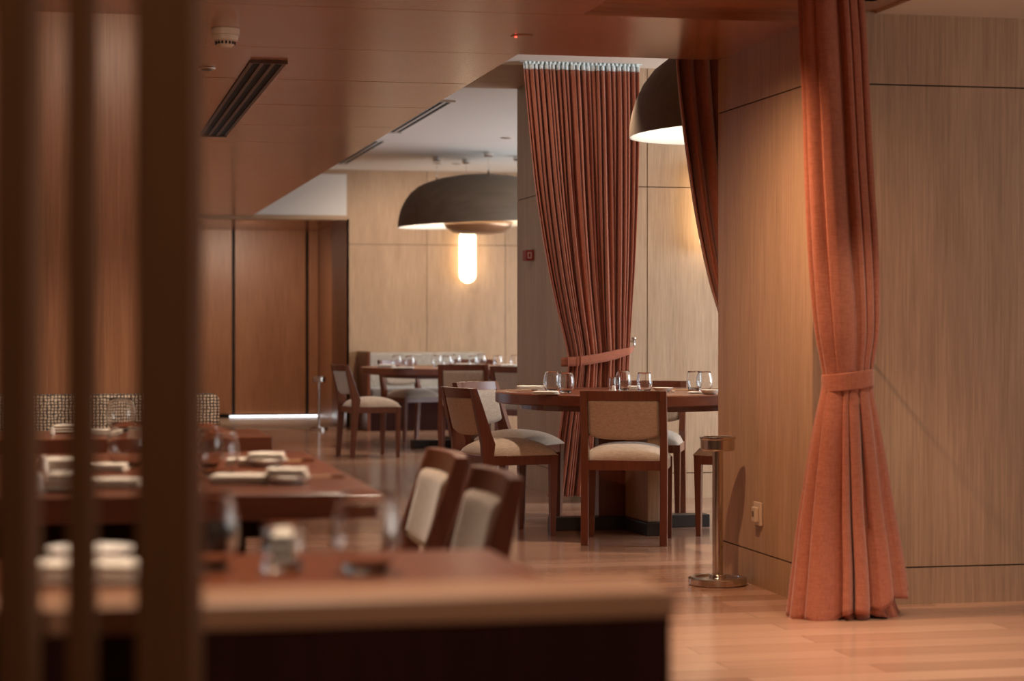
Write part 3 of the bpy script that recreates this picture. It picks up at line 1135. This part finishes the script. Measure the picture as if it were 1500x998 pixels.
# ------------------------------------------------------------------ standing ashtrays, wall fittings
def stand(label, c, h, rb, rt, rp):
    t = thing('standing_ashtray', label, 'ashtray', (c[0], c[1], 0), 0, 'standing metal ashtrays')
    MB().lathe([(0, 0.0), (rb - 0.005, 0.0), (rb, 0.006), (rb, 0.030), (rb - 0.01, 0.036), (rb - 0.03, 0.036), (rb - 0.034, 0.028), (rp + 0.016, 0.028), (rp + 0.012, 0.045), (0, 0.045)], 56).build('base', STEEL, t, smooth=False, bevel=0.002)
    MB().lathe([(0, 0.0455), (rp, 0.0455), (rp, h - 0.0615), (0, h - 0.0615)], 32).build('post', STEEL, t, smooth=False)
    MB().lathe([(0, h - 0.061), (rt - 0.008, h - 0.061), (rt - 0.004, h - 0.054), (rt - 0.004, h - 0.012), (rt, h - 0.010), (rt, h), (rt - 0.014, h), (rt - 0.014, h - 0.03), (0, h - 0.03)], 48).build('bowl', STEEL, t, smooth=False, bevel=0.0015)
    return t


stand('polished metal standing ashtray in front of the oak column', (2.765, 8.53), 0.645, 0.128, 0.079, 0.0235)
fs = atd(467, 22.3)
stand('thin distant standing ashtray beside the lobby doors', (fs.x, fs.y), 0.585, 0.10, 0.075, 0.014)

ol = thing('wall_socket', 'cream wall socket low on the column beside the ashtray', 'socket', (CX - 0.001, 8.395, 0.318))
MB().box(-0.012, 0.0, -0.045, 0.045, -0.05, 0.05).build('face_plate', CREAM, ol, bevel=0.003)
MB().box(-0.03, -0.0125, -0.03, 0.02, -0.035, 0.03).build('plug', CREAM, ol, bevel=0.004)
MB().box(-0.0315, -0.0305, -0.012, 0.008, -0.012, 0.012).build('switch', BRONZE, ol)
fp = thing('call_point', 'small red fire call point on the shaded pillar left of the centre curtain', 'alarm', (3.179, 14.0, 1.625))
MB().box(-0.058, 0.0, -0.05, 0.05, -0.037, 0.037).build('housing', REDP, fp, bevel=0.003)
m = MB()
m.box(-0.046, -0.016, -0.0525, -0.0505, 0.014, 0.022)
m.box(-0.046, -0.016, -0.0525, -0.0505, -0.022, -0.014)
m.box(-0.046, -0.038, -0.0525, -0.0505, -0.014, 0.014)
m.box(-0.024, -0.016, -0.0525, -0.0505, -0.014, 0.014)
m.build('pale_frame', plain('sign_white', (0.6, 0.4, 0.36), 0.5), fp)
sl = thing('door_gap_light', 'bright gap of daylight under the lobby doors, put in as a glowing strip', 'light', (2.45, 25.49, 0.0))
MB().box(-0.50, 0.72, -0.012, 0.0, 0.010, 0.028).build('glowing_strip', SLIT, sl)  # daylight under the doors, put in as an emissive box

# ------------------------------------------------------------------ foreground: timber posts and low partition
scr = thing('timber_screen', 'dark upright timber posts of a screen, blurred at the left edge', 'screen', atd(150, 2.22))
o0 = atd(150, 2.22)
for (xa, xb, dep) in ((-8, 40, 0.07), (96, 131, 0.05), (197, 282, 0.08)):
    A, B = atd(xa, 2.22), atd(xb, 2.22)
    dirx = (B - A)
    nrm = Vector((SY, CY, 0))
    m = MB()
    q = [A, B, B + nrm * dep, A + nrm * dep]
    m.prism([((p - o0).x, (p - o0).y) for p in q], 0.0, H_SOF - 0.001, 'z')
    m.build('post', DARKW, scr, bevel=0.004)
HP = 0.79
fr = at(990, 866, HP)
bk = at(990, 842, HP)
lp = thing('low_partition', 'low dark partition with a timber cap in the blurred foreground', 'partition', (fr.x - 1.1, fr.y, 0))
MB().box(-1.2, 1.1, 0, bk.y - fr.y, HP - 0.032, HP).build('cap', CAPW, lp, bevel=0.004)
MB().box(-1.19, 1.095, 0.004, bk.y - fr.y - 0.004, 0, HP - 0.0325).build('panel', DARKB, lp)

# ------------------------------------------------------------------ glassware
def tumbler(hh, rmax, rtop, rbase, thick=0.0016, base=0.007):
    outer = [(0, 0), (rbase, 0), (rbase + 0.004, 0.003)]
    inn = []
    for k in range(1, 13):
        t = k / 12
        r = interp([(0.0, rbase + 0.004), (0.22, rmax * 0.90), (0.42, rmax), (0.7, rmax * 0.95), (1.0, rtop)], t)[0]
        outer.append((r, 0.003 + (hh - 0.003) * t))
        inn.append((r - thick, 0.003 + (hh - 0.003) * t))
    inn = [p for p in inn if p[1] > base + 0.004]
    return outer + [(rtop - thick * 0.5, hh + 0.0006)] + inn[::-1] + [(inn[0][0] * 0.7, base + 0.001), (0, base)]


GL = {
    'wine': bpy.data.meshes.new('x'),
}
_protos = {}


def glass_at(kind, p, label, group, cat='glass'):
    if kind not in _protos:
        shape = {'wine': tumbler(0.112, 0.046, 0.034, 0.022), 'water': tumbler(0.108, 0.0425, 0.036, 0.027), 'tall': tumbler(0.085, 0.0185, 0.018, 0.016, 0.0018, 0.012), 'small': tumbler(0.072, 0.034, 0.034, 0.028, 0.0022, 0.010),
                 'big': tumbler(0.118, 0.052, 0.040, 0.026)}[kind]
        name = {'wine': 'wine_glass', 'big': 'wine_glass', 'water': 'water_glass', 'tall': 'shot_glass', 'small': 'tumbler'}[kind]
        o = MB().lathe(shape, 36).build(name, GLASS, None, smooth=True)
        _protos[kind] = o
    else:
        o = _protos[kind].copy()
        C.objects.link(o)
    o.location = p
    tag(o, label, cat, group)
    return o


EPS = 0.0006


def top_at(px, py, h):
    p = at(px, py, h)
    p.z = h + EPS
    return p


# round table: the pixel row is that of each foot on the table top
gr = 'glasses on the round table'
for kind, px, d_, lab in (
        ('wine', 808, 11.35, 'wine glass at the left end of the round table, left of its pair'),
        ('wine', 829, 11.05, 'wine glass at left of the round table, right of its pair, against the curtain foot'),
        ('tall', 897, 11.15, 'narrow straight glass standing just above the front chair rail'),
        ('tall', 904, 11.40, 'second narrow glass, directly behind the straight one on the round table'),
        ('wine', 913, 11.45, 'wine glass standing beside the narrow glasses at the middle of the round table'),
        ('water', 944, 11.2, 'water glass above the right shoulder of the front chair'),
        ('water', 1017, 11.55, 'taller glass at right of the round table, left of the pair near the column'),
        ('wine', 1032, 11.3, 'round wine glass at right of the round table, closest to the column edge')):
    p = atd(px, d_, TH + EPS)
    glass_at(kind, p, lab, gr)

gf = 'glasses on the far round table'
FH = 0.75
for kind, px, d_, lab in (
        ('wine', 581, 19.2, 'leftmost wine glass on the far round table'),
        ('wine', 600, 18.7, 'second wine glass from the left on the far round table'),
        ('wine', 640, 19.2, 'third glass from the left on the far round table'),
        ('water', 655, 19.0, 'glass right of the third one on the far round table'),
        ('wine', 668, 19.6, 'glass at the back middle of the far round table'),
        ('water', 693, 18.9, 'amber reflecting glass above the chair back at the far round table'),
        ('wine', 705, 19.8, 'glass behind the amber one at right of the far round table'),
        ('water', 729, 19.0, 'tall clear glass at the right part of the far round table'),
        ('wine', 754, 19.1, 'last glass on the far round table, touching the pillar edge')):
    glass_at(kind, atd(px, d_, FH + EPS), lab, gf)

gn = 'glasses on the banquette tables'
for kind, px, d_, lab in (
        ('big', 177, 7.25, 'wine glass on the table in front of the plaid banquette, seen between dark posts'),
        ('big', 186, 5.4, 'half hidden wine glass on the middle table, against the big dark post'),
        ('big', 300, 5.35, 'left one of two overlapping wine glasses right of the big dark post'),
        ('big', 320, 5.05, 'right one of two overlapping wine glasses right of the big dark post'),
        ('big', 300, 3.12, 'blurred glass on the nearest table, its lit rim just right of the big post'),
        ('small', 414, 3.10, 'blurred short tumbler with a white insert on the nearest table'),
        ('big', 536, 3.08, 'large blurred wine glass at the middle of the nearest table')):
    glass_at(kind, atd(px, d_, 0.75 + EPS), lab, gn)


# ------------------------------------------------------------------ plates, napkins, chopsticks
def plate(p, r, label, group, h=0.022):
    t = MB().lathe([(0, 0), (r * 0.55, 0), (r * 0.6, 0.003), (r, h), (r - 0.001, h + 0.002), (r - 0.006, h + 0.001), (r * 0.57, 0.007), (0, 0.006)], 48).build('plate', CHINA, None, smooth=True)
    t.location = p
    tag(t, label, 'plate', group)
    return t


def napkin(p, lx, ly, rz, label, group, hh=0.02):
    """folded cloth: rounded, slightly sagging stack of layers"""
    nx, ny = 18, 10
    layers = 3
    m = MB()
    for k in range(layers):
        z0, z1 = hh * k / layers, hh * (k + 1) / layers - 0.0004
        sc = 1 - 0.03 * k
        rows_t, rows_u = [], []
        for i in range(nx + 1):
            u = -1 + 2 * i / nx
            rt, ru = [], []
            for j in range(ny + 1):
                v = -1 + 2 * j / ny
                e = (max(0, 1 - abs(u) ** 8) * max(0, 1 - abs(v) ** 6)) ** 0.5
                wv = 0.002 * noise.noise(Vector((u * 2 + k * 7 + p[0] * 5, v * 2, p[1])))
                mid = (z0 + z1) / 2
                rt.append((lx / 2 * u * sc, ly / 2 * v * sc, mid + (z1 - mid) * e + (wv * e if k == layers - 1 else 0)))
                ru.append((lx / 2 * u * sc, ly / 2 * v * sc, mid - (mid - z0) * e))
            rows_t.append(rt)
            rows_u.append(ru)
        m.grid(rows_t)
        m.grid(rows_u)
    o = m.build('napkin', NAPKIN, None, smooth=True)
    o.location = p
    o.rotation_euler = (0, 0, rz)
    tag(o, label, 'napkin', group)
    return o


def chopsticks(p, rz, label, group, L=0.22):
    t = thing('chopsticks', label, 'chopsticks', p, rz, group)
    for s in (-1, 1):
        st = MB().tube([(-L / 2, s * 0.006, 0.012), (L / 2, s * 0.008, 0.014)], [0.0022, 0.0036], 8).build('stick', CHOP, t)
        MB().tube([(L / 2 - 0.03, s * 0.008, 0.0139), (L / 2 + 0.002, s * 0.008, 0.0141)], 0.0042, 8).build('metal_tip', CHROME, st)
    MB().box(-0.06, -0.045, -0.022, 0.022, 0.0, 0.0095).build('rest', CHINA, t, bevel=0.002)
    return t


def shaker(p, label, group, h=0.045, r=0.013):
    t = thing('salt_shaker', label, 'shaker', p, 0, group)
    MB().lathe([(0, 0), (r, 0), (r * 1.05, h * 0.2), (r * 0.75, h * 0.75), (0, h * 0.75)], 24).build('body', CHINA, t, smooth=False)
    MB().lathe([(0, h * 0.755), (r * 0.75, h * 0.755), (r * 0.6, h * 0.95), (0, h)], 24).build('cap', CHINA, t, smooth=False)
    return t


yaw = -YAW
nr = 'napkins on the round table'
napkin(atd(777, 11.55, TH + EPS), 0.16, 0.09, yaw + 0.2, 'folded white napkin at the left back of the round table', nr, 0.028)
napkin(atd(800, 10.86, TH + EPS), 0.14, 0.09, yaw - 0.15, 'folded white napkin in front of the left pair of wine glasses', nr, 0.018)
chopsticks(atd(757, 11.1, TH + EPS), yaw + 0.1, 'chopsticks on the left end of the round table', 'chopsticks')
napkin(atd(875, 10.95, TH + EPS), 0.13, 0.08, yaw, 'napkin edge showing above the left of the front chair rail', nr, 0.010)
napkin(atd(912, 10.85, TH + EPS), 0.12, 0.08, yaw, 'napkin edge showing above the middle of the front chair rail', nr, 0.008)
napkin(atd(928, 11.68, TH + EPS), 0.06, 0.07, yaw, 'small folded napkin between the two middle glasses of the round table', nr, 0.022)
shaker(atd(899, 10.98, TH + EPS), 'white shaker at the foot of the narrow glasses on the round table', 'white shakers')
plate(atd(971, 11.3, TH + EPS), 0.058, 'white saucer right of the water glass on the round table', 'white saucers')
chopsticks(atd(1000, 11.2, TH + EPS), yaw, 'chopsticks right of the saucer on the round table', 'chopsticks', 0.12)
plate(atd(1040, 10.88, TH + EPS), 0.055, 'white saucer cut off by the column at right of the round table', 'white saucers')
napkin(atd(1020, 11.02, TH + EPS), 0.09, 0.09, yaw, 'napkin under the right pair of glasses on the round table', nr, 0.009)

nf = 'napkins on the far round table'
napkin(atd(566, 18.95, FH + EPS), 0.17, 0.14, yaw, 'white napkin at left on the far round table', nf, 0.03)
napkin(atd(590, 18.45, FH + EPS), 0.22, 0.12, yaw, 'white napkin at the front left edge of the far round table', nf, 0.015)
napkin(atd(662, 18.75, FH + EPS), 0.2, 0.14, yaw, 'white napkin at the middle of the far round table', nf, 0.03)
napkin(atd(688, 18.25, FH + EPS), 0.22, 0.12, yaw, 'white napkin at the front edge of the far round table over the chair back', nf, 0.012)
napkin(atd(683, 19.75, FH + EPS), 0.24, 0.14, yaw, 'white napkin at the back of the far round table', nf, 0.025)
napkin(atd(745, 18.9, FH + EPS), 0.16, 0.12, yaw, 'white napkin at the right of the far round table by the pillar edge', nf, 0.03)

nb = 'napkins on the banquette tables'
H7 = 0.75 + EPS
# middle table, right-hand settings
napkin(top_at(352, 708, 0.75), 0.14, 0.10, yaw, 'long white napkin at the front right setting of the middle table', nb, 0.022)
plate(top_at(420, 709, 0.75), 0.058, 'plate at the front right setting of the middle table', 'white plates', 0.016)
napkin(top_at(420, 709, 0.75) + Vector((0, 0, 0.0185)), 0.10, 0.085, yaw, 'white napkin lying on the front right plate of the middle table', nb, 0.02)
chopsticks(top_at(474, 707, 0.75), yaw - 0.1, 'chopsticks at the front right corner of the middle table', 'chopsticks', 0.10)
napkin(top_at(352, 683, 0.75), 0.07, 0.07, yaw, 'small white napkin at the back setting of the middle table', nb, 0.022)
plate(top_at(390, 683, 0.75), 0.058, 'plate at the back right setting of the middle table', 'white plates', 0.016)
napkin(top_at(390, 683, 0.75) + Vector((0, 0, 0.0185)), 0.10, 0.085, yaw, 'white napkin lying on the back plate of the middle table', nb, 0.018)
chopsticks(top_at(432, 683, 0.75), yaw - 0.1, 'chopsticks at the back right of the middle table', 'chopsticks', 0.10)
# middle table seen through the posts
napkin(top_at(92, 690, 0.75), 0.11, 0.12, yaw, 'thick white napkin on the middle table left of the thin dark post', nb, 0.035)
napkin(top_at(158, 690, 0.75), 0.10, 0.08, yaw, 'white napkin on the middle table between thin and big posts', nb, 0.02)
napkin(top_at(100, 720, 0.75), 0.10, 0.08, yaw, 'front white napkin on the middle table left of the thin post', nb, 0.045)
napkin(top_at(166, 714, 0.75), 0.13, 0.08, yaw, 'front white napkin on the middle table between thin and big posts', nb, 0.022)
shaker(top_at(64, 693, 0.75), 'white shaker at the back of the middle table, seen left of the thin post', 'white shakers', 0.045, 0.012)
shaker(top_at(57, 722, 0.75), 'white shaker at the front of the middle table, seen left of the thin post', 'white shakers', 0.045, 0.014)
# table in front of the banquette
napkin(top_at(103, 634, 0.75), 0.11, 0.10, yaw, 'white napkin on the banquette table left of the thin post', nb, 0.03)
napkin(top_at(150, 637, 0.75), 0.12, 0.09, yaw, 'white napkin beside the glass on the banquette table', nb, 0.02)
shaker(top_at(77, 638, 0.75), 'white shaker on the banquette table left of the thin post', 'white shakers', 0.03, 0.009)
# nearest table
plate(top_at(132, 822, 0.75), 0.07, 'white plate at the back of the nearest table, seen between dark posts', 'white plates', 0.02)
napkin(top_at(128, 856, 0.75), 0.165, 0.07, yaw, 'thick white napkin at the front of the nearest table between dark posts', nb, 0.036)
napkin(atd(414, 3.10, 0.75 + EPS + 0.0115), 0.034, 0.034, yaw, 'white folded insert inside the short tumbler on the nearest table', nb, 0.05)

for me in list(bpy.data.meshes):
    if me.users == 0:
        bpy.data.meshes.remove(me)
